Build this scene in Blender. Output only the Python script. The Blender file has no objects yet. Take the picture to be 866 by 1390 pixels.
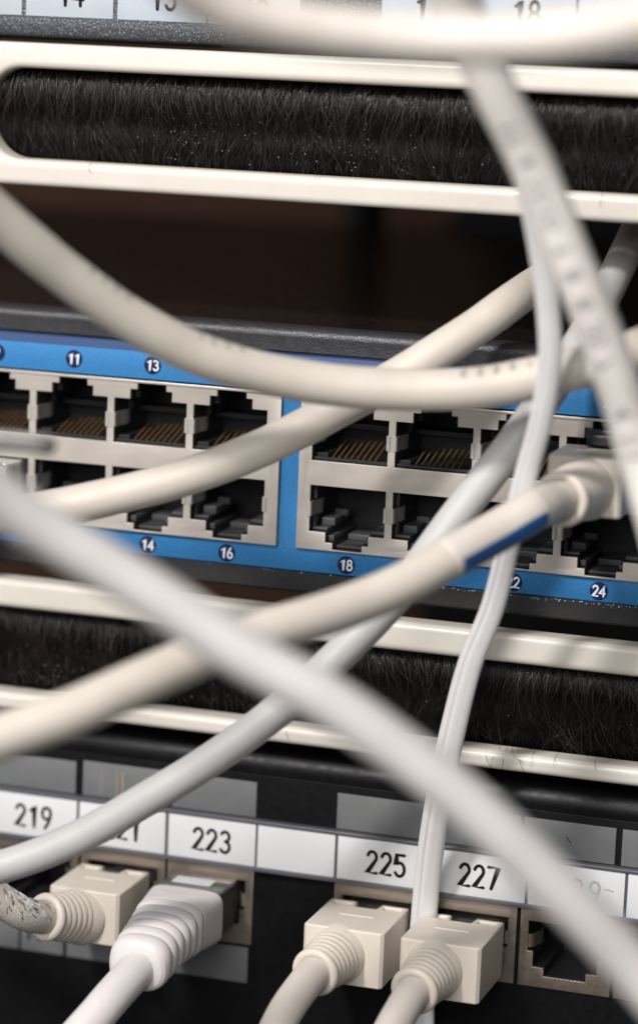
import bpy, bmesh, math, random
import numpy as np
from mathutils import Vector, Matrix
random.seed(7); rng = np.random.default_rng(7)
S = bpy.context.scene
COL = S.collection
MM = 0.001

# ------------------------------------------------------------------ camera
CAM_MM = (160.259, -434.184, 81.837)
CAM_ROT = tuple(math.radians(a) for a in (80.042, -2.372, 18.068))
cd = bpy.data.cameras.new('camera'); cam = bpy.data.objects.new('camera', cd); COL.objects.link(cam)
cam.location = [c * MM for c in CAM_MM]; cam.rotation_euler = CAM_ROT
cd.sensor_fit = 'VERTICAL'; cd.sensor_height = 36; cd.sensor_width = 36; cd.lens = 100
cd.clip_start = 0.01; cd.clip_end = 20
cd.dof.use_dof = True; cd.dof.focus_distance = 0.455; cd.dof.aperture_fstop = 8.5
S.camera = cam

# ------------------------------------------------------------------ world, lamps, exposure
w = bpy.data.worlds.new('World'); S.world = w; w.use_nodes = True
w.node_tree.nodes['Background'].inputs[0].default_value = (1.0, 0.97, 0.94, 1)
w.node_tree.nodes['Background'].inputs[1].default_value = 0.11
def lamp(name, loc, target, size, power, col=(1, 1, 1), sy=None):
    l = bpy.data.lights.new(name, 'AREA'); l.energy = power; l.color = col
    l.shape = 'RECTANGLE'; l.size = size * MM; l.size_y = (sy or size) * MM
    o = bpy.data.objects.new(name, l); COL.objects.link(o)
    o.location = Vector(loc) * MM
    o.rotation_euler = (Vector(target) - Vector(loc)).to_track_quat('-Z', 'Y').to_euler()
lamp('key_lamp', (-130, -570, 480), (20, 0, 0), 80, 8.0, (1.0, 0.965, 0.935))
lamp('soft_lamp', (-620, -520, 160), (20, 0, 0), 360, 1.5, (0.97, 0.98, 1.0))
lamp('front_lamp', (120, -900, 420), (20, 0, 0), 500, 8.5, (1.0, 0.985, 0.97))
S.view_settings.view_transform = 'Standard'; S.view_settings.look = 'None'
S.view_settings.gamma = 1; S.view_settings.use_curve_mapping = False; S.view_settings.exposure = -0.42

# ------------------------------------------------------------------ photo pixel -> point on the plane y = Y (mm)
RM = cam.rotation_euler.to_matrix()
def at(px, py, y=0.0):
    d = RM @ Vector(((px - 433) / 3861, -(py - 695) / 3861, -1.0))
    t = (y - CAM_MM[1]) / d.y
    return Vector(CAM_MM) + d * t

# ------------------------------------------------------------------ materials
def mat(name, col, rough=0.5, metal=0.0, bump=0.0, bscale=2.0, bdist=0.05, vary=0.0, vscale=0.3, coat=0.0,
        trans=0.0, sss=0.0, spec=0.5, speck=0.0, speck_scale=6.0, speck_col=(1, 1, 1), rvary=0.0, stretch=(1, 1, 1), sheen=0.0,
        dirt=0.0, dirt_col=(0.2, 0.17, 0.14), dirt_scale=0.5, aniso=0.0):
    m = bpy.data.materials.new(name); m.use_nodes = True
    nt = m.node_tree; N = nt.nodes; L = nt.links; b = N['Principled BSDF']
    b.inputs['Base Color'].default_value = (*col, 1); b.inputs['Roughness'].default_value = rough
    b.inputs['Metallic'].default_value = metal; b.inputs['Coat Weight'].default_value = coat
    b.inputs['Coat Roughness'].default_value = 0.15
    b.inputs['Transmission Weight'].default_value = trans; b.inputs['Specular IOR Level'].default_value = spec
    b.inputs['Sheen Weight'].default_value = sheen
    b.inputs['Anisotropic'].default_value = aniso
    if sss:
        b.inputs['Subsurface Weight'].default_value = sss; b.inputs['Subsurface Scale'].default_value = 0.001
        b.inputs['Subsurface Radius'].default_value = (1, .9, .8)
    tc = N.new('ShaderNodeTexCoord'); mp = N.new('ShaderNodeMapping'); L.new(tc.outputs['Object'], mp.inputs[0])
    mp.inputs['Scale'].default_value = [1000 * s for s in stretch]
    def noise(scale, detail=4, r=0.55):
        n = N.new('ShaderNodeTexNoise'); n.inputs['Scale'].default_value = scale; n.inputs['Detail'].default_value = detail
        n.inputs['Roughness'].default_value = r; L.new(mp.outputs[0], n.inputs['Vector']); return n
    cs = None
    def mixc(fac_socket, a, c, blend='MIX'):
        x = N.new('ShaderNodeMix'); x.data_type = 'RGBA'; x.blend_type = blend
        L.new(fac_socket, x.inputs[0])
        if isinstance(a, tuple): x.inputs[6].default_value = (*a, 1)
        else: L.new(a, x.inputs[6])
        x.inputs[7].default_value = (*c, 1); return x.outputs[2]
    def ramp(sock, lo, hi):
        r = N.new('ShaderNodeMapRange'); r.inputs[1].default_value = lo; r.inputs[2].default_value = hi; L.new(sock, r.inputs[0]); return r.outputs[0]
    src = col
    if vary:
        n = noise(vscale); src = mixc(ramp(n.outputs[0], .3, .7), src, tuple(c * (1 - vary) for c in col))
    if dirt:
        n = noise(dirt_scale, 8, .7); f = ramp(n.outputs[0], 1 - dirt, 1 - dirt + .08)
        src = mixc(f, src, dirt_col)
    if speck:
        v = noise(speck_scale, 2, .5); f = ramp(v.outputs[0], 1 - speck, 1 - speck + .06)
        src = mixc(f, src, speck_col)
    if not isinstance(src, tuple): L.new(src, b.inputs['Base Color'])
    if rvary:
        n = noise(vscale * 2.7); r = N.new('ShaderNodeMapRange'); r.inputs[1].default_value = .3; r.inputs[2].default_value = .7
        r.inputs[3].default_value = max(0.03, rough - rvary); r.inputs[4].default_value = min(1, rough + rvary)
        L.new(n.outputs[0], r.inputs[0]); L.new(r.outputs[0], b.inputs['Roughness'])
    if bump:
        n = noise(bscale, 3); bp = N.new('ShaderNodeBump'); bp.inputs['Strength'].default_value = bump
        bp.inputs['Distance'].default_value = bdist * MM; L.new(n.outputs[0], bp.inputs['Height']); L.new(bp.outputs[0], b.inputs['Normal'])
    return m
M = {}
M['rail'] = mat('cream_lacquer', (0.62, 0.58, 0.52), .42, bump=.15, bscale=.8, bdist=.1, vary=.06, vscale=.15, coat=.08, rvary=.06, dirt=.33, dirt_col=(.42, .38, .32), dirt_scale=1.3)
M['chassis'] = mat('charcoal_hammered_paint', (0.034, 0.034, 0.038), .36, bump=.8, bscale=3.0, bdist=.14, rvary=.12, vary=.2, vscale=.5)
M['cover'] = mat('dark_sheet_metal', (0.009, 0.0075, 0.0075), .26, bump=.3, bscale=.25, bdist=.12, rvary=.1)
M['blue'] = mat('blue_metallic_foil', (0.035, 0.22, 0.52), .44, metal=.3, bump=.7, bscale=4.5, bdist=.04, vary=.28, vscale=5, speck=.36, speck_scale=4, speck_col=(.12, .36, .66))
M['navy'] = mat('navy_foil', (0.010, 0.04, 0.14), .5, metal=.1, bump=.5, bscale=5.5, bdist=.03)
M['disc'] = mat('navy_print', (0.004, 0.014, 0.065), .7, spec=.2)
M['white_print'] = mat('white_print', (0.72, 0.76, 0.8), .5)
M['shield'] = mat('nickel_shield', (0.64, 0.585, 0.53), .4, metal=.55, bump=.12, bscale=5, bdist=.02, vary=.05, vscale=.12, rvary=.06, dirt=.27, dirt_col=(.45, .40, .36), dirt_scale=.6, stretch=(.4, 1, 1))
M['spring'] = mat('spring_steel', (0.5, 0.48, 0.45), .5, metal=.6)
M['insert'] = mat('black_port_plastic', (0.02, 0.02, 0.022), .38, bump=.2, bscale=2, bdist=.05, vary=.3, vscale=1)
M['ledge'] = mat('grey_port_plastic', (0.055, 0.055, 0.058), .45, bump=.3, bscale=4, bdist=.04)
M['gold'] = mat('gold_contact', (0.46, 0.27, 0.13), .35, metal=.8)
M['bristle'] = mat('black_bristle', (0.010, 0.0075, 0.007), .24, vary=.5, vscale=1.4, spec=.55)
M['bristle_loose'] = mat('brown_black_bristle', (0.05, 0.036, 0.032), .25, vary=.7, vscale=1.8, spec=.6)
M['bristle_dark'] = mat('shaded_black_bristle', (0.005, 0.004, 0.004), .3, vary=.5, vscale=1.4)  # lower row only: shade beneath the upper row put into the colour
M['pale_specks'] = mat('pale_fleck', (0.6, 0.6, 0.62), .5)  # painted glints in the brushes; also the pale scuff strokes
M['backing'] = mat('black_felt', (0.006, 0.005, 0.005), .9)
M['panel'] = mat('black_powder_coat', (0.004, 0.004, 0.0045), .42, spec=.2, bump=.6, bscale=4.5, bdist=.045, rvary=.08)
M['sparkle'] = mat('black_speckled_coat', (0.05, 0.055, 0.065), .38, bump=1, bscale=2.1, bdist=.25, speck=.42, speck_scale=3.2, speck_col=(.22, .24, .28))
M['label_white'] = mat('white_label_card', (0.62, 0.63, 0.635), .5, bump=.05, bscale=.3, bdist=.1, vary=.04, vscale=.1)
M['label_grey'] = mat('grey_label_film', (0.14, 0.147, 0.148), .5, bump=.3, bscale=1.2, bdist=.05, vary=.12, vscale=.25)
M['label_blue'] = mat('pale_blue_label', (0.40, 0.44, 0.49), .5, vary=.07, vscale=.2)
M['stain'] = mat('ochre_label_stain', (0.21, 0.185, 0.14), .6)
M['holder'] = mat('label_holder_plastic', (0.085, 0.085, 0.1), .3, bump=.4, bscale=.6, bdist=.05)
M['ink'] = mat('black_ink', (0.008, 0.008, 0.009), .8, spec=.15)
M['pale_ink'] = mat('worn_grey_ink', (0.36, 0.37, 0.38), .5)
M['cable_ink'] = mat('faded_cable_ink', (0.24, 0.235, 0.235), .6)
M['jack'] = mat('tarnished_jack_metal', (0.40, 0.335, 0.28), .36, metal=.85, bump=.3, bscale=1.6, bdist=.05, vary=.14, vscale=.3, rvary=.08)
M['plug'] = mat('cream_plug_plastic', (0.63, 0.57, 0.50), .36, bump=.12, bscale=1.2, bdist=.06, vary=.05, vscale=.2, sss=.15, dirt=.35, dirt_col=(.36, .31, .26), dirt_scale=1.7)
M['boot_white'] = mat('white_boot_rubber', (0.62, 0.58, 0.58), .42, sss=.15, bump=.1, bscale=1.5, bdist=.05, dirt=.27, dirt_col=(.4, .35, .33), dirt_scale=2)
M['clear'] = mat('clear_connector_plastic', (0.85, 0.86, 0.84), .08, trans=.9)
M['steel_dark'] = mat('plug_shield_metal', (0.2, 0.19, 0.18), .3, metal=.9)
M['guard'] = mat('smoky_translucent_plastic', (0.2, 0.185, 0.175), .35, trans=.2)
M['dark_plastic'] = mat('dark_plug_side', (0.03, 0.03, 0.032), .3)
M['wall'] = mat('brown_rack_interior', (0.27, 0.15, 0.105), .9, spec=.05, vary=.35, vscale=.012)
M['strut'] = mat('dark_strut', (0.012, 0.01, 0.009), .6)
M['blue_band'] = mat('blue_printed_band', (0.012, 0.085, 0.25), .4)
def cmat(name, col, **k): return mat(name, col, k.pop('rough', .52), bump=k.pop('bump', .25), bscale=.9, bdist=.12, vary=.09, vscale=.12, sss=.1, rvary=.06,
                                     dirt=k.pop('dirt', .32), dirt_col=(.36, .33, .29), dirt_scale=.8, **k)
M['c_warm'] = cmat('warm_grey_sheath', (0.60, 0.55, 0.50)); M['c_grey'] = cmat('pale_grey_sheath', (0.55, 0.535, 0.51))
M['c_pale'] = cmat('pale_warm_sheath', (0.70, 0.66, 0.62)); M['c_white'] = cmat('white_grey_sheath', (0.52, 0.50, 0.49)); M['c_cool'] = cmat('cool_grey_sheath', (0.47, 0.465, 0.46), dirt=.24)
M['c_beige'] = cmat('beige_sheath', (0.57, 0.52, 0.46))
M['c_dirty'] = mat('scuffed_grey_sheath', (0.43, 0.39, 0.35), .45, bump=.9, bscale=1.5, bdist=.16, stretch=(1.2, 1.2, .8), dirt=.42, dirt_col=(.13, .12, .11), dirt_scale=.9)
M['c_flat'] = mat('translucent_white_pvc', (0.70, 0.69, 0.69), .42, sss=.3, bump=.15, bscale=.8, bdist=.08, vary=.05)

# ------------------------------------------------------------------ helpers
def link(name, me, m, parent=None, loc=(0, 0, 0)):
    o = bpy.data.objects.new(name, me); COL.objects.link(o)
    if m is not None:
        me.materials.clear(); me.materials.append(m)
    o.location = Vector(loc) * MM
    if parent is not None: o.parent = parent
    return o
def thing(name, label, cat, loc=(0, 0, 0), group=None):
    o = bpy.data.objects.new(name, None); COL.objects.link(o); o.location = Vector(loc) * MM
    o.empty_display_size = .01; o['label'] = label; o['category'] = cat
    if group: o['group'] = group
    return o
def mesh(verts, faces, smooth=False, off=(0, 0, 0)):
    me = bpy.data.meshes.new('m'); o = Vector(off)
    me.from_pydata([tuple((Vector(v) - o) * MM) for v in verts], [], faces); me.update()
    if smooth: me.polygons.foreach_set('use_smooth', [True] * len(me.polygons))
    return me
class MB:
    def __init__(s): s.v = []; s.f = []
    def add(s, v, f):
        n = len(s.v); s.v += [tuple(a) for a in v]; s.f += [tuple(i + n for i in g) for g in f]; return s
    def box(s, x0, x1, y0, y1, z0, z1, b=0.0):
        bm = bmesh.new(); bmesh.ops.create_cube(bm, size=1)
        for v in bm.verts: v.co = Vector(((x0 + x1) / 2 + v.co.x * (x1 - x0), (y0 + y1) / 2 + v.co.y * (y1 - y0), (z0 + z1) / 2 + v.co.z * (z1 - z0)))
        if b: bmesh.ops.bevel(bm, geom=bm.edges[:], offset=b, segments=3, profile=.5, affect='EDGES')
        bm.verts.index_update()
        s.add([v.co[:] for v in bm.verts], [[v.index for v in f.verts] for f in bm.faces]); bm.free(); return s
    def addmesh(s, me):
        s.add([v.co[:] for v in me.vertices], [list(p.vertices) for p in me.polygons]); return s
    def build(s, name, m, parent=None, loc=(0, 0, 0), smooth=False, angle=None):
        me = mesh(s.v, s.f, smooth)
        if angle is not None: soft(me, angle)
        return link(name, me, m, parent, loc)
def soft(me, angle=35):
    bm = bmesh.new(); bm.from_mesh(me); a = math.radians(angle)
    for f in bm.faces: f.smooth = True
    for e in bm.edges: e.smooth = len(e.link_faces) == 2 and e.calc_face_angle(0) < a
    bm.to_mesh(me); bm.free()
def plate(outer, holes, y0, y1, bevel=.12, seg=2, axis='Y'):
    """flat plate with holes: outline in (x,z), from y0 (front) to y1 (back), edges bevelled; mm"""
    cu = bpy.data.curves.new('c', 'CURVE'); cu.dimensions = '2D'; cu.fill_mode = 'BOTH'
    for lp in [outer] + list(holes):
        sp = cu.splines.new('POLY'); sp.points.add(len(lp) - 1); sp.use_cyclic_u = True
        for p, q in zip(sp.points, lp): p.co = (q[0], q[1], 0, 1)
    t = abs(y1 - y0); cu.extrude = t / 2 - bevel; cu.bevel_depth = bevel; cu.bevel_resolution = seg; cu.offset = -bevel
    ob = bpy.data.objects.new('c', cu); COL.objects.link(ob)
    dg = bpy.context.evaluated_depsgraph_get(); me = bpy.data.meshes.new_from_object(ob.evaluated_get(dg))
    ym = (y0 + y1) / 2
    for v in me.vertices:
        x, z, d = v.co
        v.co = (x, ym - d, z) if axis == 'Y' else (x, z, ym + d)
    bpy.data.objects.remove(ob); bpy.data.curves.remove(cu)
    bm = bmesh.new(); bm.from_mesh(me); bmesh.ops.remove_doubles(bm, verts=bm.verts, dist=.002)
    bmesh.ops.recalc_face_normals(bm, faces=bm.faces); bm.to_mesh(me); bm.free()
    return me
def scaled(me):
    for v in me.vertices: v.co *= MM
    soft(me, 40); return me
def rrect(x0, x1, z0, z1, r, n=8):
    out = []
    for cx, cz, a0 in ((x1 - r, z1 - r, 0), (x0 + r, z1 - r, 90), (x0 + r, z0 + r, 180), (x1 - r, z0 + r, 270)):
        for k in range(n + 1):
            a = math.radians(a0 + 90 * k / n); out.append((cx + r * math.cos(a), cz + r * math.sin(a)))
    return out
def catmull(P, n=14):
    P = [Vector(p) for p in P]; Q = [P[0] * 2 - P[1]] + P + [P[-1] * 2 - P[-2]]; out = []
    for i in range(1, len(Q) - 2):
        a, b, c, d = Q[i - 1:i + 3]
        for k in range(n):
            t = k / n
            out.append(.5 * ((2 * b) + (c - a) * t + (2 * a - 5 * b + 4 * c - d) * t * t + (3 * b - 3 * c + d - a) * t ** 3))
    out.append(P[-1]); return out
def frames(path, ref=Vector((0, -1, 0))):
    T = []
    for i in range(len(path)):
        T.append((path[min(i + 1, len(path) - 1)] - path[max(i - 1, 0)]).normalized())
    n = (ref - T[0] * ref.dot(T[0])).normalized(); F = []
    for t in T:
        n = (n - t * n.dot(t)).normalized(); F.append((t, n.copy(), t.cross(n).normalized()))
    return F
def sweep(path, prof, F=None, rfun=None):
    """prof: closed list of (a,b) in the (n, b) frame, mm"""
    F = F or frames(path); v = []; f = []; k = len(prof)
    for i, (p, (t, n, b)) in enumerate(zip(path, F)):
        s = rfun(i / (len(path) - 1)) if rfun else 1
        for a, c in prof: v.append(p + n * a * s + b * c * s)
    for i in range(len(path) - 1):
        for j in range(k):
            f.append((i * k + j, i * k + (j + 1) % k, (i + 1) * k + (j + 1) % k, (i + 1) * k + j))
    f.append(tuple(range(k - 1, -1, -1))); f.append(tuple((len(path) - 1) * k + j for j in range(k)))
    return v, f
def circ(r, n=28): return [(r * math.cos(2 * math.pi * j / n), r * math.sin(2 * math.pi * j / n)) for j in range(n)]
def lathe(base, axis, prof, n=40, squash=1.0):
    """prof: list of (s, r) along axis"""
    axis = Vector(axis).normalized(); up = Vector((0, 0, 1)); x = axis.cross(up).normalized(); z = x.cross(axis).normalized()
    v = []; f = []; base = Vector(base)
    for s, r in prof:
        for j in range(n):
            a = 2 * math.pi * j / n; v.append(base + axis * s + x * r * math.cos(a) + z * r * squash * math.sin(a))
    for i in range(len(prof) - 1):
        for j in range(n): f.append((i * n + j, i * n + (j + 1) % n, (i + 1) * n + (j + 1) % n, (i + 1) * n + j))
    f.append(tuple((len(prof) - 1) * n + j for j in range(n)))
    return v, f

# ---- stroke lettering
def arc(cx, cy, rx, ry, a0, a1, n=12):
    return [(cx + rx * math.cos(math.radians(a0 + (a1 - a0) * k / n)), cy + ry * math.sin(math.radians(a0 + (a1 - a0) * k / n))) for k in range(n + 1)]
G = {
 '0': [arc(.25, .72, .23, .28, 0, 180) + arc(.25, .28, .23, .28, 180, 360) + [(.48, .72)]],
 '1': [[(.08, .78), (.3, 1), (.3, 0)]],
 '2': [arc(.25, .74, .23, .26, 165, -25) + [(.02, 0), (.5, 0)]],
 '3': [arc(.24, .76, .22, .24, 150, -80), arc(.24, .27, .25, .27, 85, -150)],
 '4': [[(.38, 0), (.38, 1), (0, .28), (.52, .28)]],
 '5': [[(.46, 1), (.07, 1), (.04, .52)] + arc(.24, .32, .25, .32, 120, -150)],
 '6': [arc(.25, .28, .24, .28, 0, 360, 20), [(.02, .36), (.12, .7), (.32, 1)]],
 '7': [[(0, 1), (.5, 1), (.17, 0)]],
 '8': [arc(.25, .76, .2, .24, 0, 360, 20), arc(.25, .27, .25, .27, 0, 360, 20)],
 '9': [arc(.25, .72, .24, .28, 0, 360, 20), [(.48, .64), (.38, .3), (.18, 0)]],
 'E': [[(.48, 1), (.02, 1), (.02, 0), (.48, 0)], [(.02, .52), (.4, .52)]],
 '-': [[(.05, .5), (.45, .5)]], '/': [[(0, 0), (.4, 1)]], ' ': [],
}
def strokes(text, h, gap=.2, wid=1.0):
    """polylines centred on 0 (x), 0..h (z)"""
    out = []; x = 0; adv = (.5 + gap) * h * wid; W = adv * len(text) - gap * h * wid
    for ch in text:
        for pl in G[ch]: out.append([(x + a * h * wid - W / 2, b * h) for a, b in pl])
        x += adv
    return out
def stroke_mesh(polys, sw, y, thick=.05, mapf=None):
    """flat rounded strokes, slightly raised, facing -y"""
    mb = MB(); r = sw / 2
    for pl in polys:
        pts = [Vector((a, b)) for a, b in pl]; k = 8; rings = []
        n = len(pts); v = []; f = []
        # rounded caps by shrinking rings beyond the ends
        dirs = [(pts[min(i + 1, n - 1)] - pts[max(i - 1, 0)]).normalized() for i in range(n)]
        seq = []
        for q in (1.0, .8, .45): seq.append((pts[0] - dirs[0] * r * q, dirs[0], math.sqrt(max(.001, 1 - q * q))))
        for i in range(n):
            sc = 1.0
            if 0 < i < n - 1:
                a = (pts[i] - pts[i - 1]).normalized(); b = (pts[i + 1] - pts[i]).normalized(); sc = 1 / max(.55, math.cos(a.angle(b) / 2) if a.length and b.length else 1)
            seq.append((pts[i], dirs[i], sc))
        for q in (.45, .8, 1.0): seq.append((pts[-1] + dirs[-1] * r * q, dirs[-1], math.sqrt(max(.001, 1 - q * q))))
        for p, d, sc in seq:
            nn = Vector((-d.y, d.x)) * r * sc
            for j in range(k):
                a = 2 * math.pi * j / k; q = p + nn * math.cos(a); dep = -math.sin(a) * thick * (min(sc, 1))
                v.append((q.x, y + dep, q.y))
        for i in range(len(seq) - 1):
            for j in range(k): f.append((i * k + j, i * k + (j + 1) % k, (i + 1) * k + (j + 1) % k, (i + 1) * k + j))
        if mapf: v = [mapf(*p) for p in v]
        mb.add(v, f)
    return mb

# ================================================================== SETTING: inside of the rack
wall = link('back_wall', mesh([(-420, 300, -260), (520, 300, -260), (520, 300, 360), (-420, 300, 360)], [(0, 1, 2, 3)]), M['wall']); wall['kind'] = 'structure'
t = thing('rack_post', 'dark upright metal post deep inside the open gap above the blue switch', 'rack post', (-50, 250, 0))
MB().box(-2.2, 2.2, -3, 3, -150, 250, .8).box(-5.5, 5.5, 3.2, 5, -150, 250, .4).build('upright', M['strut'], t)
MB().add([(22, -4, -150), (160, -4, -150), (160, -4, 250), (50, -4, 250), (36, -4, 46), (22, -4, 30), (22, 0, -150), (160, 0, -150), (160, 0, 250), (50, 0, 250), (36, 0, 46), (22, 0, 30)],
         [(0, 1, 2, 3, 4, 5), (11, 10, 9, 8, 7, 6), (0, 5, 11, 6), (5, 4, 10, 11), (4, 3, 9, 10), (3, 2, 8, 9), (2, 1, 7, 8), (1, 0, 6, 7)]).build('dark_sheet', M['strut'], t)  # dark sheet with a slanted left edge across the right of the gap

# ================================================================== NETWORK SWITCH
PITCH, OW, GAP = 13.97, 12.77, 6.67
X0 = -3 * PITCH
sw = thing('network_switch', 'charcoal network switch with a blue front edge and two rows of mostly empty ports', 'network switch', (0, 0, 0))
def xprofile(pts, x0, x1):
    n = len(pts); v = [(x0, a, b) for a, b in pts] + [(x1, a, b) for a, b in pts]
    f = [(i, (i + 1) % n, n + (i + 1) % n, n + i) for i in range(n)]; return v, f
def c_arc(cy, cz, r, a0, a1, n=6): return [(cy + r * math.cos(math.radians(a0 + (a1 - a0) * k / n)), cz + r * math.sin(math.radians(a0 + (a1 - a0) * k / n))) for k in range(n + 1)]
# closed section (y,z): front top bar, top sheet, back, bottom sheet, front lower bar
sec = ([(.9, 27.7), (-.3, 27.8)] + c_arc(1.1, 30.2, 1.5, 195, 90, 10) + [(4.2, 31.7), (4.2, 29.2), (.9, 29.2)])
sec2 = ([(.9, -9.2), (4.2, -9.2), (4.2, -12.2)] + c_arc(2.5, -10.3, 1.9, 270, 215) + [(-.35, -8.35), (.9, -8.2)])
sec3 = [(4.25, 31.55), (220, 31.55), (220, -12.1), (4.25, -12.1), (4.25, -10), (218, -10), (218, 30), (4.25, 30)]
v, f = xprofile(sec, -160, 200)
mb = MB().add(v, f); v, f = xprofile(sec2, -160, 200); mb.add(v, f).build('bezel', M['chassis'], sw, angle=35)
v, f = xprofile(sec3, -160, 200); mb = MB().add(v, f); mb.box(-161.2, -159.9, 0, 219, -12, 31.4, .3); mb.box(199.9, 201.2, 0, 219, -12, 31.4, .3)
mb.build('chassis', M['cover'], sw, angle=35)
blk = [(-44.25, 15.1), (18.5, 77.85)]
fz0, fz1 = -8.15, 27.65
fp = plate([(-159.5, fz0), (199.5, fz0), (199.5, 25.75), (-159.5, 25.75)], [[(a - .12, -4.4), (b + .12, -4.4), (b + .12, 21.25), (a - .12, 21.25)] for a, b in blk], .25, 1.4, .06, 1)
faceplate = link('faceplate', scaled(fp), M['blue'], sw)
MB().add([(-159.5, .25, 25.78), (199.5, .25, 25.78), (199.5, .62, 27.6), (-159.5, .62, 27.6), (-159.5, 1.3, 25.78), (199.5, 1.3, 25.78), (199.5, 1.3, 27.6), (-159.5, 1.3, 27.6)],
         [(0, 1, 2, 3), (4, 5, 6, 7), (0, 1, 5, 4), (3, 2, 6, 7)]).build('upper_band', M['navy'], faceplate)
def px0(c, b=0): return X0 + c * PITCH + (GAP if c >= 4 else 0)
def outline(x, up, inset=0.0):
    i = inset
    if up: z0, z1, z2, z3 = 10.39 + i, 17.86 - i, 19.5 - i, 20.62 - i
    else: z0, z1, z2, z3 = 6.35 - i, -1.3 + i, -2.95 + i, -4.02 + i
    return [(x + i, z0), (x + OW - i, z0), (x + OW - i, z1), (x + 10.15 - i, z1), (x + 10.15 - i, z2), (x + 9.1 - i, z2), (x + 9.1 - i, z3),
            (x + 4.05 + i, z3), (x + 4.05 + i, z2), (x + 2.8 + i, z2), (x + 2.8 + i, z1), (x + i, z1)]
for bi, (a, b) in enumerate(blk):
    hs = []
    for c in range(bi * 4, bi * 4 + 4):
        hs += [outline(px0(c), True), outline(px0(c), False)]
    me = plate([(a, -4.28), (b, -4.28), (b, 20.95), (a, 20.95)], hs, -.55, 0.05, .09, 2)
    mb = MB().addmesh(me)
    mb.box(a + .02, b - .02, -.75, -.5, 20.62, 21.08, .08)          # folded top lip
    mb.box(a, a + .4, .06, 9, -4.2, 20.8).box(b - .4, b, .06, 9, -4.2, 20.8)
    mb.build('port_shield', M['shield'], sw, angle=35)
def make_port(up):
    """local: x 0..OW, y, z as in the panel; insert + parts"""
    p = outline(0, up, -.02); q = outline(0, up, .12); n = len(p); mb = MB()
    v = [(x, .1, z) for x, z in p] + [(x, 1.0, z) for x, z in q] + [(x, 14, z) for x, z in q]
    f = [(k * n + i, k * n + (i + 1) % n, (k + 1) * n + (i + 1) % n, (k + 1) * n + i) for k in (0, 1) for i in range(n)] + [tuple(2 * n + i for i in range(n))]
    mb.add(v, f)
    zm = 14.2 if up else 2.4
    if up:
        mb.box(.15, OW - .15, .25, 1.1, 10.45, 10.95, .08)
        mb.box(.15, 2.2, 1.2, 13, 10.5, 11.5, .1)                # left floor ledge
        mb.box(.15, OW - .15, 9.5, 13.8, 14.6, 15.5, .15)         # cross bar at the back
        mb.box(.15, 1.0, 5.2, 13.8, 15.6, 17.6, .1); mb.box(OW - 1.0, OW - .15, 5.2, 13.8, 15.6, 17.6, .1)
        mb.box(2.9, 3.7, 1.6, 13, 18.0, 19.2, .1); mb.box(9.3, 10.0, 1.6, 13, 18.0, 19.2, .1)
    else:
        mb.box(.15, OW - .15, 8.5, 13.8, 4.6, 5.5, .15)
        mb.box(.15, .8, .8, 13.8, 3.9, 6.1, .1); mb.box(.15, .7, .9, 13.8, -.9, 1.1, .1)
    o = mb.build('port', M['insert'], None)
    if up:
        for k in range(8):
            x = 2.85 + k * 1.02
            path = [Vector((x, 1.6, 10.6)), Vector((x, 2.3, 10.9)), Vector((x, 8.6, 12.7)), Vector((x, 9.4, 12.8))]
            v, f = sweep(path, [(-.12, -.14), (.12, -.14), (.12, .14), (-.12, .14)], frames(path, Vector((0, 0, 1))))
            MB().add(v, f).build('contact', M['gold'], o)
        for k in range(9):
            pass
    else:
        lg = MB()
        lg.box(.2, 2.75, .9, 13.5, -1.15, -.75, .08)
        lg.box(10.2, OW - .2, .9, 13.5, -1.15, -.55, .08)
        lg.box(1.0, 3.3, 3.0, 9.0, -.7, .55, .12); lg.box(2.0, 4.2, 7.0, 9.4, .4, 1.5, .12)
        lg.box(2.95, 3.9, .9, 13.5, -2.8, -1.9, .08); lg.box(9.2, 10.0, .9, 13.5, -2.8, -2.0, .08)
        lg.box(4.2, 9.0, 1.4, 13.5, -3.9, -3.5, .08); lg.box(4.6, 8.6, 6.5, 13.5, -3.4, -2.4, .1)
        lg.build('floor_ledge', M['ledge'], o, angle=35)
    z0 = zm - 1.25; z1 = zm + 1.25
    for side in (0, 1):
        sx = -.35 if side == 0 else OW + .35; d = 1 if side == 0 else -1
        path = [Vector((sx - d * .1, -.5, zm)), Vector((sx + d * .35, -.68, zm)), Vector((sx + d * .62, -.3, zm)), Vector((sx + d * .62, 1.5, zm)), Vector((sx + d * .9, 4.2, zm)), Vector((sx + d * .5, 6.2, zm))]
        path = catmull(path, 5)
        v, f = sweep(path, [(-1.2, -.09), (1.2, -.09), (1.2, .09), (-1.2, .09)], frames(path, Vector((0, 0, 1))))
        MB().add(v, f).build('side_spring', M['spring'], o, angle=40)
    return o
protos = {True: make_port(True), False: make_port(False)}
used = set()
def copy_children(o, c):
    for ch in list(o.children):
        d = ch.copy(); COL.objects.link(d); d.parent = c
for up in (True, False):
    for c in range(8):
        if c == 0 or up not in used: 
            o = protos[up]; used.add(up)
        else:
            o = protos[up].copy(); COL.objects.link(o); copy_children(protos[up], o)
        o.parent = sw; o.location = (px0(c) * MM, 0, 0)
# printed port numbers
def disc(cx, cz, text):
    me = plate(arc(cx, cz, 1.5, 1.5, 0, 345, 23), [], .215, .3, .01, 1)
    o = link('number_disc', scaled(me), M['disc'], sw)
    mb = stroke_mesh([[(a + cx, b + cz - .82) for a, b in pl] for pl in strokes(text, 1.64, .2, .98)], .31, .2, .02)
    mb.build('digits', M['white_print'], o, smooth=True)
for c in range(8):
    disc(px0(c) + 6.3, 23.6, str(9 + 2 * c)); disc(px0(c) + 6.4, -6.45, str(10 + 2 * c))
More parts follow.
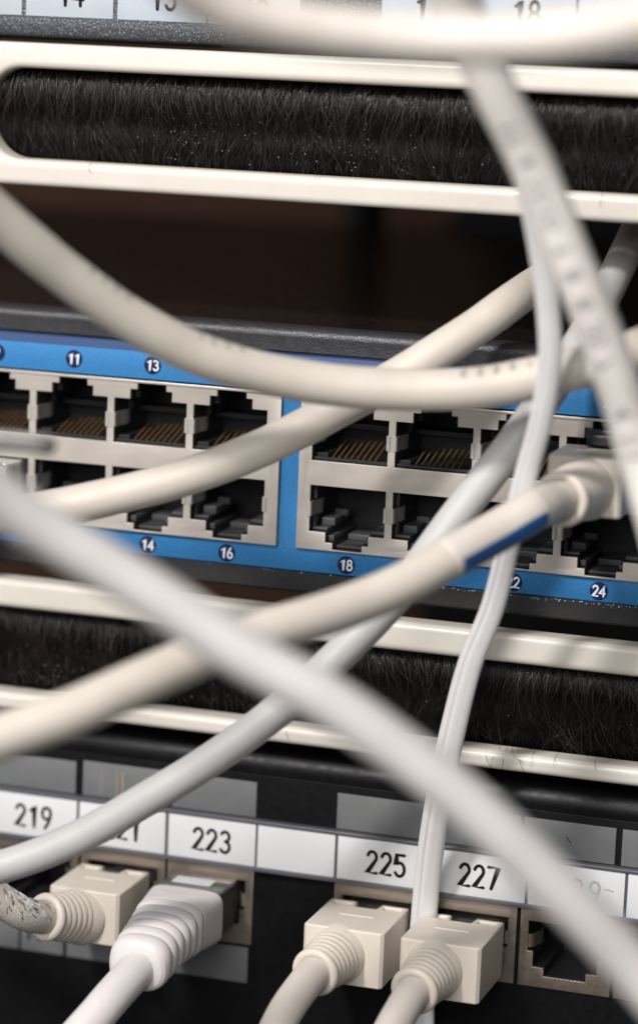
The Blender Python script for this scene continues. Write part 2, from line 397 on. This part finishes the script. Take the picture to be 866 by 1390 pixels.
# fine worn metal flecks along the lower blue edge
mb = MB()
for k in range(150):
    x = random.choice((random.uniform(-60, 94), random.gauss(42, 7), random.gauss(62, 6), random.gauss(77, 5))); z = -8.3 - abs(random.gauss(0, .22)); s = random.uniform(.03, .1)
    mb.box(x, x + s * random.uniform(1, 2.5), -.43, -.36, z, z + s)
mb.build('edge_wear', M['white_print'], sw)

# ================================================================== BRUSH PANELS
def bristles(x0, x1, zr, zt, n, seed, yb=(1.2, 5.2), fl=2.4, loose=1.0):
    r = np.random.default_rng(seed); seg = 5
    x = r.uniform(x0, x1, n); u = r.random(n)
    y = yb[0] + u * (yb[1] - yb[0]) + r.normal(0, .15, n)
    L = (zt - zr)
    # clumps: low frequency lean
    ph = r.uniform(0, 6.28, 8); fr = np.array([.12, .27, .5, .9, 1.6, 2.3, 3.7, 5.1]); am = np.array([1.3, 1.0, .9, .8, .7, .55, .45, .35])
    lean = sum(a * np.sin(f * x + p + 1.7 * z0) for a, f, p, z0 in zip(am, fr, ph, r.random(8))) * .85
    lean = lean + r.normal(0, 1.3, n) + np.where(r.random(n) < .1, r.normal(0, 4.0, n), 0)
    ln = np.clip(r.normal(1.0, .12 * loose, n) + .1 * np.sin(1.3 * x + ph[0]), .35, 1.3)
    tt = np.linspace(0, 1, seg)
    P = np.zeros((n, seg, 3))
    bow = r.normal(0, .8, n)
    out = fl * (1 - .35 * u) + r.normal(0, .35 * loose, n)
    lean = lean * loose
    for i, t in enumerate(tt):
        P[:, i, 0] = x + lean * t ** 1.4 + bow * math.sin(math.pi * t)
        P[:, i, 1] = y - out * math.sin(math.pi * min(t * .8, 1)) ** .8
        P[:, i, 2] = zr + L * ln * t * (1 - .1 * t)
    P[:, :, 0] = np.maximum(P[:, :, 0], x0 - .6)
    wd = r.uniform(.02, .048, n)[:, None] * np.array([1, 1, .9, .75, .3])[None, :]
    off = np.array([[1, 0, 0], [-.5, -.87, 0], [-.5, .87, 0]])
    V = P[:, :, None, :] + off[None, None] * wd[:, :, None, None]
    V = V.reshape(-1, 3) * MM
    base = np.arange(n)[:, None, None] * (seg * 3); si = np.arange(seg - 1)[None, :, None] * 3; j = np.arange(3)[None, None, :]; j2 = (j + 1) % 3
    Q = np.stack([base + si + j, base + si + j2, base + si + 3 + j2, base + si + 3 + j], -1).reshape(-1, 4)
    me = bpy.data.meshes.new('bristles'); me.vertices.add(len(V)); me.vertices.foreach_set('co', V.ravel().astype(np.float32))
    me.loops.add(Q.size); me.loops.foreach_set('vertex_index', Q.ravel().astype(np.int32)); me.polygons.add(len(Q))
    me.polygons.foreach_set('loop_start', np.arange(0, Q.size, 4, dtype=np.int32)); me.polygons.foreach_set('loop_total', np.full(len(Q), 4, np.int32))
    me.polygons.foreach_set('use_smooth', np.ones(len(Q), bool)); me.update(); me.validate(); return me
def brush_panel(label, ox0, ox1, oz0, oz1, ix0, ix1, iz0, iz1, r, seed, yf, stray):
    t = thing('brush_panel', label, 'brush panel', ((ox0 + ox1) / 2, 0, oz0)); off = Vector(((ox0 + ox1) / 2, 0, oz0))
    me = plate(rrect(ox0, ox1, oz0, oz1, 5, 8), [rrect(ix0, ix1, iz0, iz1, r, 10)], yf, yf + 5.5, 1.15, 5)
    for v in me.vertices: v.co -= off
    link('frame', scaled(me), M['rail'], t)
    mb = MB().box(ix0 - 1, ix1 + 1, yf + 9.4, yf + 10.2, iz0 - 1.5, iz1 + 1.5); mb.v = [tuple(Vector(q) - off) for q in mb.v]; mb.build('backing', M['backing'], t)
    zm = (iz0 + iz1) / 2 - .4
    for (zr, zt, n, sd, dy, fl, lo) in ((iz1 + .8, zm - .6, 14500, seed, 0, 2.3, 1.0), (iz0 - .8, zm + .2, 13500, seed + 1, 1.2, .7, 1.0),
                                        (iz1 + .8, zm - 1.2, 1600, seed + 2, -.6, 2.9, 1.7), (iz0 - .8, zm + 1.2, 500, seed + 3, .2, 1.6, 2.2)):
        me = bristles(ix0 - .5, ix1 + .5, zr, zt, int(n * (ix1 - ix0) / 118), sd, (yf + 4.6 + dy, yf + 7.6 + dy * .6), fl, lo)
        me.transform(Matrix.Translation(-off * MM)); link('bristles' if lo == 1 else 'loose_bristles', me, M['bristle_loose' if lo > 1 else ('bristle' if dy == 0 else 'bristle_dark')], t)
    mb = MB()
    for k in range(170):
        x = random.choice((random.uniform(ix0, ix1), random.gauss(ix0 + 36, 5), random.gauss(ix0 + 62, 9))); z = random.uniform(iz0 + 1, iz1 - 3); q = random.uniform(.03, .085)
        if x < ix0 + 1: continue
        y = yf + 2.6 + random.random() * 1.2; p = Vector((x, y, z)) - off
        mb.add([p + Vector((-q, 0, 0)), p + Vector((q, 0, 0)), p + Vector((0, -q, 0)), p + Vector((0, 0, q * 1.3)), p + Vector((0, 0, -q))], [(0, 2, 3), (2, 1, 3), (0, 4, 2), (2, 4, 1), (0, 3, 1), (0, 1, 4)])
    mb.build('pale_specks', M['pale_specks'], t)  # pale specks stand in for glints among the bristles
    mb = MB()                                                       # stray hairs lying over the rails
    for (x, z, dx, dz) in stray:
        P = [Vector((x + dx * q + random.uniform(-.35, .35) * q, yf + 2.6 - 3.1 * min(1, q * 2.5), z + dz * q)) - off for q in (0, .25, .5, .75, 1)]
        v, f = sweep(catmull(P, 4), circ(.026, 4)); mb.add(v, f)
    mb.build('stray_bristle', M['bristle'], t)
st1 = [(-18.5, 57, .2, -2.4), (66.2, 57.5, .3, -3.2), (20.5, 57, -.2, -1.2)]
st2 = [(52.2, -33.6, 1.8, -2.5), (54.6, -33.4, -1.2, -3.3), (55.6, -33.2, .4, -3.9), (57.4, -33.4, 2.2, -3.0), (48.4, -33.6, -.8, -1.8), (56.4, -33.2, 2.6, -1.6), (60.2, -33.3, .4, -2.0), (19, -33.6, .5, -2.3), (70.3, -33.2, .6, -1.4), (64, -33.3, .2, -1.2)]
brush_panel('cream framed black brush strip with a rounded left end, above the blue switch', -43, 122, 51.9, 75.1, -37, 116, 56.25, 71.0, 6.2, 11, -3.0, st1)
brush_panel('cream framed black brush strip directly under the blue switch, shadowed along its top rail', -66, 100, -36.75, -14.2, -60, 94, -33.7, -19.05, 6, 23, -3.0, st2)

# ================================================================== LOWER PATCH PANEL
pp = thing('patch_panel', 'black patch panel with white number labels 219 to 227 at the bottom of the view', 'patch panel', (0, 0, 0))
JX = [-33.5, -17.65, -1.85, 27.7, 43.5, 59.45, 75.3]; JW = 15.3
jz0, jz1 = -72.8, -59.85
# plate: bevelled top bar + plate with jack openings
sec = [(.3, -43.4)] + c_arc(3.4, -42.4, 3.2, 182, 92, 10) + [(60, -39.2), (60, -41), (1.8, -44.4)]
v, f = xprofile(sec, -200, 250)
mb = MB().add(v, f)
me = plate([(-200, -104), (250, -104), (250, -43.3), (-200, -43.3)], [[(x + .1, jz0 + .1), (x + JW - .1, jz0 + .1), (x + JW - .1, jz1 - .1), (x + .1, jz1 - .1)] for x in JX], 0, 1.6, .1, 2)
mb.addmesh(me); mb.box(-200, 250, 1.7, 55, -104.6, -103.6, .2)
mb.box(-200, 250, 40, 42, -104, -40)
mb.build('panel_plate', M['panel'], pp, angle=35)
def label_card(x0, x1, z0, z1, y, m, name='label_card', parent=None, b=.05):
    return link(name, scaled(plate([(x0, z0), (x1, z0), (x1, z1), (x0, z1)], [], y - .16, y, b, 1)), m, parent or pp)
# white label strip in a raised holder
hold = MB().box(-70, 110, -1.28, -.02, -59.15, -50.85, .12)
hold.box(-70, 110, -1.75, -.02, -51.35, -50.75, .15).box(-70, 110, -1.6, -.02, -59.5, -58.75, .12)
hold.build('label_holder', M['holder'], pp, angle=35)
cards = [(-33.9, -18.25, '219'), (-17.75, -2.15, '221'), (-1.55, 13.9, '223'), (14.3, 27.75, None), (28.25, 43.95, '225'), (44.45, 60.15, '227'), (60.65, 76.35, '229'), (76.85, 92.4, '231')]
for x0, x1, tx in cards:
    c = label_card(x0, x1, -58.7, -51.4, -1.3, M['label_white'])
    if tx:
        cx = (x0 + x1) / 2 + {'219': -.1, '225': .5, '227': .05}.get(tx, 0)
        if tx == '229':
            stroke_mesh([[(a + cx - 1, b - 57.0) for a, b in pl] for pl in strokes('22', 3.5, .2, .92)], .4, -1.48, .025).build('digits', M['ink'], c, smooth=True)
            mb = stroke_mesh([[(a + cx + 3.0, b - 57.0) for a, b in pl] for pl in strokes('9', 3.5, .2, .92)], .4, -1.48, .025); mb.build('digits', M['pale_ink'], c, smooth=True)
            stroke_mesh([[(73.1, -54.6), (73.7, -54.5), (74.6, -54.75)]], .16, -1.48, .02).build('pen_mark', M['cable_ink'], c, smooth=True)
        else:
            stroke_mesh([[(a + cx, b - 57.0) for a, b in pl] for pl in strokes(tx, 3.6, .24, .9)], .56, -1.48, .025).build('digits', M['ink'], c, smooth=True)
for x0, x1 in ((-33.9, -19.1), (-17.8, -2.7), (-1.6, 13.35), (27.45, 42.4), (43.0, 58.4), (59.1, 74.2), (75.25, 90)):
    c = label_card(x0, x1, -50.65, -44.6 if x0 > -20 else -45.0, -.02, M['label_grey'])
    if x0 == -17.8:
        for dx, z0, z1, wd in ((3.4, -50, -46.2, .35), (6.2, -50.1, -46, .45), (7.2, -50.2, -46.1, .7)):
            stroke_mesh([[(x0 + dx, z0), (x0 + dx + .1, (z0 + z1) / 2), (x0 + dx, z1)]], wd, -.2, .02).build('stain', M['stain'], c, smooth=True)
        stroke_mesh([[(x0 + 11.3, -46.5), (x0 + 12.2, -46.5)]], .3, -.2, .02).build('stain', M['stain'], c, smooth=True)
    if x0 == 59.1:
        stroke_mesh([[(66.2, -47.1), (66.9, -48.0)]], .14, -.2, .02).build('scratch', M['ink'], c, smooth=True)
for x0, x1, tx in ((-45, -28.9, None), (-28.5, -20.6, '14'), (-20.0, -4.2, None), (-1.6, 12.9, None)):
    c = label_card(x0, x1, -79.6, -73.4, -.02, M['label_grey'])
    if tx: stroke_mesh([[(a - 26.3, b - 77.6) for a, b in pl] for pl in strokes(tx, 3.0, .2, .8)], .4, -.2, .025).build('digits', M['ink'], c, smooth=True)
def make_jack():
    zt, zb = -1.9, -10.4   # local: top edge z=0
    out = [(0, -12.95), (JW, -12.95), (JW, 0), (0, 0)]
    hole = [(1.35, zt), (13.9, zt), (13.9, -7.0), (13.0, -7.0), (13.0, -9.6), (11.2, -9.6), (11.2, -11.0), (4.2, -11.0), (4.2, -9.6), (2.3, -9.6), (2.3, -7.0), (1.35, -7.0)]
    mb = MB().addmesh(plate(out, [hole], -.45, .35, .1, 2))
    mb.box(.05, .6, .4, 14, -12.9, -.05).box(JW - .6, JW - .05, .4, 14, -12.9, -.05)
    o = mb.build('jack', M['jack'], None, angle=35)
    n = len(hole); q = [(x + (.0), z) for x, z in hole]
    v = [(x, .36, z) for x, z in q] + [(x, 14, z) for x, z in q]
    f = [(i, (i + 1) % n, n + (i + 1) % n, n + i) for i in range(n)] + [tuple(n + i for i in range(n))]
    mb = MB().add(v, f); mb.box(1.4, 13.8, 8, 13.9, -5.2, -4.2, .1).build('jack_insert', M['insert'], o)
    path = catmull([Vector((1.2, -.3, -5.2)), Vector((1.8, -.5, -5.2)), Vector((2.4, .4, -5.2)), Vector((3.0, 3, -5.2)), Vector((2.2, 6, -5.2))], 5)
    v, f = sweep(path, [(-1.1, -.1), (1.1, -.1), (1.1, .1), (-1.1, .1)], frames(path, Vector((0, 0, 1))))
    MB().add(v, f).build('side_spring', M['jack'], o, angle=40)
    path = [Vector((JW - p.x, p.y, p.z)) for p in path]
    v, f = sweep(path, [(-1.1, -.1), (1.1, -.1), (1.1, .1), (-1.1, .1)], frames(path, Vector((0, 0, 1))))
    MB().add(v, f).build('side_spring', M['jack'], o, angle=40)
    return o
j0 = make_jack()
for i, x in enumerate(JX):
    o = j0 if i == 0 else j0.copy()
    if i: COL.objects.link(o); copy_children(j0, o)
    o.parent = pp; o.location = (x * MM, 0, jz1 * MM)

# ================================================================== UPPER PATCH PANEL
up = thing('patch_panel', 'speckled black panel with pale blue labels 14 to 18 at the top edge', 'patch panel', (0, 0, 0))
sec = [(0, 280), (0, 78.2)] + c_arc(2.2, 78.2, 2.2, 180, 270, 6) + [(40, 76.0), (40, 280)]
v, f = xprofile(sec, -200, 250); MB().add(v, f).build('panel_plate', M['sparkle'], up, angle=35)
MB().box(-200, 250, 3.2, 38, 75.55, 76.2, .15).build('lower_lip', M['panel'], up)
for x0, x1, tx in ((-47.4, -32.35, None), (-31.6, -16.3, '14'), (-15.55, -.25, '15'), (.1, 15.5, '16'), (29.0, 43.75, '17'), (44.1, 60.0, '18'), (60.5, 76, None)):
    c = label_card(x0, x1, 79.4, 87, -.02, M['label_blue'], parent=up)
    if tx: stroke_mesh([[(a + (x0 + x1) / 2 + .3, b + 81.3) for a, b in pl] for pl in strokes(tx, 3.6, .24, .9)], .56, -.2, .025).build('digits', M['ink'], c, smooth=True)

# ================================================================== CABLES AND PLUGS
GRP = 'grey and white network cables hanging across the rack'
def sheath(root, off, pts, r, m, n=28, name='sheath', rfun=None):
    P = [at(*p) if len(p) == 3 else Vector(p[:3]) for p in pts]
    path = catmull(P, 16)
    ph = random.random() * 6; v, f = sweep(path, circ(r, n), rfun=lambda q: 1 + .008 * math.sin(q * 31 + ph) + .006 * math.sin(q * 77 + 2 * ph))
    me = mesh(v, f, True, off); o = link(name, me, m, root); return o, path
def marks(root, off, path, r, text, i0, h, phi, parent=None, sw=.42, gap=.35):
    """lettering wrapped on the sheath, running along the path from path index i0"""
    cum = [0]
    for a, b in zip(path, path[1:]): cum.append(cum[-1] + (b - a).length)
    W = (.5 + gap) * h * len(text)
    def mp(x, y, z):
        s = cum[i0] + x + W / 2; i = max(j for j in range(len(cum) - 1) if cum[j] <= s); t = (s - cum[i]) / (cum[i + 1] - cum[i])
        p = path[i].lerp(path[i + 1], t); T = (path[min(i + 2, len(path) - 1)] - path[max(i - 1, 0)]).normalized()
        n = (Vector(CAM_MM) - p).normalized(); n = (n - T * n.dot(T)).normalized(); b = n.cross(T) * -1
        a = phi + (z - h / 2) / r; rr = r + .02 - y
        return tuple(p + n * math.cos(a) * rr + b * math.sin(a) * rr - off)
    polys = []
    for pl in strokes(text, h, gap):
        q = []
        for a, b in zip(pl, pl[1:]):
            for k in range(3): q.append((a[0] + (b[0] - a[0]) * k / 3, a[1] + (b[1] - a[1]) * k / 3))
        q.append(pl[-1]); polys.append(q)
    stroke_mesh(polys, sw, 0, .02, mp).build('sheath_print', M['cable_ink'], parent or root, smooth=True)
def cable(label, pts, r, m, group=GRP, loc=None):
    P0 = at(*pts[len(pts) // 2]); root = thing('network_cable', label, 'cable', P0, group)
    o, path = sheath(root, P0, pts, r, m); return root, P0, path, o

# A  blurred cable across the top
cable('very blurred pale cable sagging across the very top of the photo', [(150, -170, -138), (222, -50, -130), (305, 12, -124), (420, 38, -118), (540, 50, -114), (650, 53, -113), (750, 49, -114), (850, 35, -116), (980, -2, -122)], 3.0, M['c_warm'])
# B  steep cable with print
root, off, path, sh = cable('round printed cable dropping steeply from the top centre to the right edge', [(545, -170, -85), (590, -60, -80), (632, 40, -74), (675, 130, -70), (720, 220, -66), (757, 310, -64), (792, 395, -62), (821, 470, -60), (847, 550, -60), (871, 630, -60), (896, 720, -60), (925, 840, -62)], 3.0, M['c_pale'])
marks(root, off, path, 3.0, '11 4/5535 1 8', 52, 2.2, .22, sh); marks(root, off, path, 3.0, '8 35 7', 96, 2.2, .25, sh); marks(root, off, path, 3.0, '4 53', 128, 2.2, .25, sh)
# D  sagging cable
root, off, path, sh = cable('beige cable sagging from the left edge over the blue port numbers to the right edge', [(-160, 120, -85), (-70, 232, -78), (10, 306, -70), (90, 372, -62), (180, 435, -54), (280, 485, -46), (400, 515, -38), (520, 528, -33), (640, 527, -30), (740, 510, -28), (830, 487, -28), (960, 440, -30)], 3.15, M['c_beige'])
marks(root, off, path, 3.15, '3 5 8 4', 76, 1.4, -1.0, sh, .24); marks(root, off, path, 3.15, '5 5 5 8 7 E', 126, 1.5, -.85, sh, .28); marks(root, off, path, 3.15, '5 4 8 3', 50, 1.4, -1.0, sh, .24)
# E
cable('beige cable rising from middle left under the sagging cable into the gap above the switch', [(-120, 705, -45), (-40, 702, -42), (60, 692, -38), (160, 672, -34), (260, 645, -30), (360, 606, -25), (460, 555, -19), (550, 505, -15), (640, 448, -10), (700, 405, -3), (745, 375, 18), (765, 357, 60), (775, 345, 130)], 2.95, M['c_beige'])
# G
cable('slim grey cable from inside the rack at upper right to the lower left edge', [(905, 225, 60), (872, 292, 36), (838, 366, 14), (795, 452, -6), (745, 532, -14), (690, 610, -17), (620, 700, -20), (545, 800, -24), (470, 880, -28), (385, 958, -32), (300, 1022, -35), (200, 1084, -38), (100, 1140, -41), (0, 1177, -44), (-110, 1195, -48)], 2.65, M['c_cool'])
# F  big foreground diagonal
cable('large blurred foreground cable crossing diagonally from middle left to bottom right', [(-130, 585, -135), (-50, 640, -130), (40, 705, -125), (140, 766, -121), (240, 828, -118), (340, 893, -116), (440, 948, -114), (530, 1010, -112), (620, 1078, -110), (710, 1160, -108), (790, 1240, -106), (860, 1315, -104), (940, 1410, -104)], 3.2, M['c_white'])
# C  flat twin cable
P0 = at(690, 740, -22); root = thing('network_cable', 'thin flat twin lobed white cable hanging vertically between the plugs 225 and 227', 'cable', P0, GRP)
pts = [(600, -150, -66), (628, -50, -62), (648, 30, -58), (690, 140, -52), (714, 240, -46), (732, 330, -42), (743, 410, -39), (746, 490, -36), (734, 570, -32), (712, 650, -27), (690, 740, -23), (668, 825, -20), (638, 900, -18), (617, 980, -16), (600, 1060, -13), (585, 1150, -8), (576, 1235, -3.6), (572, 1300, -2.8), (572, 1420, -2.6)]
path = catmull([at(*p) for p in pts], 16)
prof = []
for k in range(64):
    a = 2 * math.pi * k / 64; x = 2.15 * math.cos(a); z = 1.0 * math.sin(a) * (1 - .3 * math.exp(-((x - .75) / .2) ** 2) - .03 * math.exp(-((x + .7) / .25) ** 2))
    prof.append((z, x))
F = []
for i in range(len(path)):
    T = (path[min(i + 1, len(path) - 1)] - path[max(i - 1, 0)]).normalized(); n = Vector((.12, -1, .1)); n = (n - T * n.dot(T)).normalized(); F.append((T, n, T.cross(n)))
v, f = sweep(path, prof, F, lambda q: .8 + .2 * min(1, max(0, (q - .55) / .25))); link('sheath', mesh(v, f, True, P0), M['c_flat'], root)

# ---- plugs
def boot_prof(L, r0, r1, nr, rin):
    pr = [(-1.5, r0 + .5), (0, r0 + .25), (.6, r0)]; n = nr * 10
    for k in range(n + 1):
        q = k / n; s = .6 + q * (L - 2.2); rr = r0 + (r1 - r0) * q
        pr.append((s, rr + .2 * abs(math.sin(math.pi * nr * q)) ** .6 - .12))
    pr += [(L - 1.4, r1 - .1)] + [(L - .75 + .75 * math.sin(math.radians(a)), r1 - .55 + .75 * math.cos(math.radians(a))) for a in range(-60, 181, 20)]
    pr += [(L - 1.6, rin), (L - 4.5, rin)]; return pr
def plug(root, x0, x1, ztop, zbot, yb, yf, axis, L=9.0, r0=4.9, r1=3.85, notch=True, latch_up=False, boot_off=(0, 0)):
    """cream moulded plug; root sits at the centre of its back face; returns boot tip"""
    off = Vector(((x0 + x1) / 2, yb, (ztop + zbot) / 2)); W = (x1 - x0) / 2; H = (ztop - zbot) / 2; D = yb - yf
    nw = .31 * W * 2 / 2
    ol = [(-W, -D + .5), (-W + .5, -D), (W - .5, -D), (W, -D + .5), (W, 0), (nw, 0), (nw - .4, -2.6), (-nw + .4, -2.6), (-nw, 0), (-W, 0)]
    holes = [[(nw + .7, -.9), (W - 1.0, -.9), (W - 1.0, -2.3), (nw + .7, -2.3)], [(-W + 1.0, -.9), (-nw - .7, -.9), (-nw - .7, -2.3), (-W + 1.0, -2.3)]]
    top = plate(ol, holes, -H, H, .38, 4, axis='Z'); mb = MB().addmesh(top)
    mb.box(-W + .4, W - .4, -2.75, -.45, -H + .4, H - 1.3, .1)
    # raised rib on top
    mb.addmesh(plate(rrect(-W * .45, W * .45, -D * .5 - .35, -D * .5 + .35, .34, 5), [], H - .1, H + .14, .1, 2, axis='Z'))
    if latch_up: pass
    mb.build('plug_body', M['plug'], root, angle=35)
    ax = Vector(axis).normalized(); base = Vector((boot_off[0], -D - .2, boot_off[1]))
    v, f = lathe(base, ax, boot_prof(L, r0, r1, 5, 2.95), 48); MB().add(v, f[:-1]).build('boot', M['plug'], root, angle=50)
    MB().box(-W + 1.0, W - 1.0, -3.4, 8, -H + 1.0, H - 1.6, .3).build('connector', M['clear'], root)
    return off + base + ax * L, ax
def world(o): return o

# H with its plug in the upper right port of the switch
off5 = Vector((68.95, -3.0, 12.6))
rh = thing('network_cable', 'beige cable with a blue band, its cream plug in the switch port above number 24', 'cable', off5, GRP)
tip, ax = plug(rh, 63.1, 74.8, 17.2, 8.1, -3.0, -15.5, (-.16, -1, -.06), 8.0, 4.6, 4.1, boot_off=(-.4, -.5))
pts = [tip - ax * 6, tip - ax * 2, tip + ax * 1.2 + Vector((-.5, 0, -.2))] + [at(*p) for p in ((722, 694, -31), (672, 723, -36), (610, 757, -44), (540, 796, -51), (460, 828, -59), (370, 856, -68), (280, 887, -76), (190, 926, -84), (90, 970, -91), (-10, 1004, -97), (-120, 1040, -103))]
path = catmull(pts, 16)
v, f = sweep(path, circ(3.1, 30), rfun=lambda q: 1 + .1 * max(0, q - .5)); sh = link('sheath', mesh(v, f, True, off5), M['c_beige'], rh)
i0 = 16 * 3 - 2; i1 = 16 * 5 + 3
seg = path[i0:i1]; Fs = frames(seg); v, f = sweep(seg, circ(3.17, 30), Fs, rfun=lambda q: 1 - .03 * (q > .985) - .03 * (q < .015))
link('sleeve', mesh(v, f, True, off5), M['c_warm'], rh)
# blue printed band along the lower side of the sleeve
v = []; f = []; K = 8
for i, (p, (T, n, b)) in enumerate(zip(seg, Fs)):
    c = (Vector(CAM_MM) - p).normalized(); c = (c - T * c.dot(T)).normalized(); d = T.cross(c).normalized()
    if d.z > 0: d = -d
    for k in range(K + 1):
        a = math.radians(20 + 58 * k / K); v.append(p + (c * math.cos(a) + d * math.sin(a)) * 3.2)
nb = len(seg)
for i in range(2, nb - 3):
    for k in range(K): f.append((i * (K + 1) + k, i * (K + 1) + k + 1, (i + 1) * (K + 1) + k + 1, (i + 1) * (K + 1) + k))
link('blue_band', mesh(v, f, True, off5), M['blue_band'], rh)
MB().box(-2.3, 2.3, -2.2, 3, 4.8, 6.6, .3).box(-2.8, 2.8, -.6, .4, 5.6, 7.2, .3).build('latch', M['insert'], rh, angle=35)

# P1 plug 221 with scuffed cable
def low_plug(label, x0, x1, ztop, zbot, yb, yf, axis, extra, m, r=2.75, bo=(0, 0), L=8.2, r0=4.45, r1=3.75):
    off = Vector(((x0 + x1) / 2, yb, (ztop + zbot) / 2)); rt = thing('network_cable', label, 'cable', off, GRP)
    tip, ax = plug(rt, x0, x1, ztop, zbot, yb, yf, axis, L, r0, r1, boot_off=bo)
    path = catmull([tip - ax * 5, tip - ax * 1.5] + [tip + Vector(e) for e in extra], 14)
    v, f = sweep(path, circ(r, 30)); sh = link('sheath', mesh(v, f, True, off), m, rt)
    if m is M['c_dirty']:
        for mm, cnt, wd in (('pale_specks', 46, .07), ('strut', 30, .08)):
            mb = MB(); F = frames(path)
            for k in range(cnt):
                i = min(len(path) - 4, max(16, int(random.gauss(33, 6)))); a0 = random.gauss(math.radians(-35), .35); da = random.uniform(.05, .22); pp_ = []
                p, (T, n_, b_) = path[i], F[i]; nn = (Vector(CAM_MM) - p).normalized(); nn = (nn - T * nn.dot(T)).normalized(); bb = Vector((0, 0, 1)) - T * T.z; bb = (bb - nn * bb.dot(nn)).normalized()
                for q in range(4):
                    a = -a0 + da * (q - 1.5) / 1.5; pp_.append(p + T * (.35 * q * random.uniform(.6, 1.2)) + (nn * math.cos(a) + bb * math.sin(a)) * (r + .01))
                v, f = sweep(pp_, circ(wd * random.uniform(.4, 1), 5)); mb.add([Vector(x) - off for x in v], f)
            mb.build('scuff_marks', M[mm], rt, smooth=True)
    return rt
low_plug('scuffed grey cable with a cream ribbed plug in the jack below label 221', -17.0, -4.6, -62.1, -71.2, -1.8, -15.5, (-.32, -1, .22),
         [(-1.6, -2.6, .9), (-4.4, -4.4, 2.8), (-8.4, -6, 5.6), (-13, -7.5, 9), (-22, -10, 15)], M['c_dirty'], 2.75, (-1.3, .0), 8.2)
low_plug('cream plug and cable in the jack below label 225, left of the flat white cable', 27.7, 41.1, -62.0, -71.4, -2.0, -16.6, (-.12, -1, -.06),
         [(-.6, -4, -1.2), (-2.0, -10, -5), (-3.5, -16, -13), (-4, -20, -26), (-4, -21, -45)], M['c_warm'], 2.75, (-1.1, 0))
low_plug('cream plug and cable in the jack below label 227, right of the flat white cable', 43.85, 57.1, -62.1, -71.5, -2.0, -16.6, (-.1, -1, -.12),
         [(-.5, -4, -1.6), (-1.6, -10, -6), (-2.5, -15, -14), (-3, -18, -27), (-3, -19, -46)], M['c_warm'], 2.75, (-1.0, -.1))
# P2 white ribbed boot with clear shielded connector
off = Vector((5.0, 0, -65.9)); rt = thing('network_cable', 'white ribbed boot on a clear connector half pulled out of the jack below label 223', 'cable', off, GRP)
MB().box(-5.5, 5.6, -9.5, 8, -3.4, 4.2, .35).build('connector', M['clear'], rt, angle=35)
MB().box(-4.7, 4.8, -8.5, 7.5, -2.9, 3.4, .2).build('connector_shield', M['steel_dark'], rt, angle=35)
MB().box(-4.0, 2.8, -6.2, -2.8, 4.22, 4.3, .03).build('white_insert', M['label_white'], rt)
MB().box(5.3, 5.75, -9.4, -2.6, -3.5, 3.9, .1).build('side_shell', M['dark_plastic'], rt)
def sq(wd, ht, n=44, e=4.5):
    o = []
    for k in range(n):
        a = 2 * math.pi * k / n; c, s = math.cos(a), math.sin(a)
        o.append((wd * math.copysign(abs(c) ** (2 / e), c), ht * math.copysign(abs(s) ** (2 / e), s)))
    return o
v = []; f = []; NS = 150; n = 44
for i in range(NS + 1):
    q = i / NS; s = q * 23.5
    w_ = 6.55 * (1 - .12 * min(1, s / 8)) - max(0, s - 7) * .062; h_ = 4.6 - max(0, s - 5) * .03
    e = 5.5 - 2.9 * min(1, s / 12)
    if s > 7.0 and s < 22.8:
        ph = (s - 7.0) / 2.63; rd = abs(math.sin(math.pi * ph)) ** .5; w_ += .5 * rd - .25; h_ += .5 * rd - .25
    if i == 0: w_ *= .96; h_ *= .95
    if s > 22.9: w_ -= (s - 22.9) * 1.0; h_ -= (s - 22.9) * 1.0
    cx = .02 * max(0, s - 6); cz = .1 - .03 * max(0, s - 7) ** 1.5
    for a, b in sq(w_, h_, n, e): v.append((cx + a, -9.6 - s * .97, cz + b))
for i in range(NS):
    for j in range(n): f.append((i * n + j, i * n + (j + 1) % n, (i + 1) * n + (j + 1) % n, (i + 1) * n + j))
f.append(tuple(range(n))); f.append(tuple(NS * n + j for j in range(n)))
mb = MB().add(v, f); mb.addmesh(plate(rrect(-3.6, 3.2, -13.6, -12.9, .3, 5), [], 4.3, 4.72, .1, 2, axis='Z')); mb.build('boot', M['boot_white'], rt, angle=50)
path = catmull([Vector((.3, -28, -1.2)), Vector((.3, -32, -2.3)), Vector((-1.5, -42, -6)), Vector((-5, -50, -13)), Vector((-6, -53, -26)), Vector((-6, -53, -45))], 12)
v, f = sweep(path, circ(3.0, 30)); MB().add(v, f).build('sheath', M['boot_white'], rt, smooth=True)

# P6 clear plug at the left edge in port 10, with grey latch guard standing out in front
off = Vector((-35.5, 0, 2.5)); rt = thing('network_cable', 'short clear plug with a blurred grey latch guard in the port at the left edge', 'cable', off, GRP)
MB().box(-5.7, 5.6, -7, 6, -3.2, 3.6, .3).build('connector', M['clear'], rt, angle=35)
MB().box(-5.0, 4.9, -6, 5, -2.6, 2.9, .2).build('connector_shield', M['spring'], rt, angle=35)
path = catmull([at(p, q, y) - off for p, q, y in ((-90, 592, -92), (-30, 597, -92), (20, 600, -91), (56, 604, -90), (76, 609, -88))], 10)
v, f = sweep(path, [(a * .45, b * .85) for a, b in circ(1.6, 24)], rfun=lambda q: 1 if q < .85 else max(.25, math.sqrt(1 - ((q - .85) / .15) ** 2 * .94)))
MB().add(v, f).build('latch_guard', M['guard'], rt, smooth=True)
path = catmull([Vector(p) for p in ((-1, -6, 0), (-4, -18, -1), (-12, -26, -4), (-24, -30, -10))], 8)
v, f = sweep(path, circ(2.9, 24)); MB().add(v, f).build('sheath', M['c_grey'], rt, smooth=True)
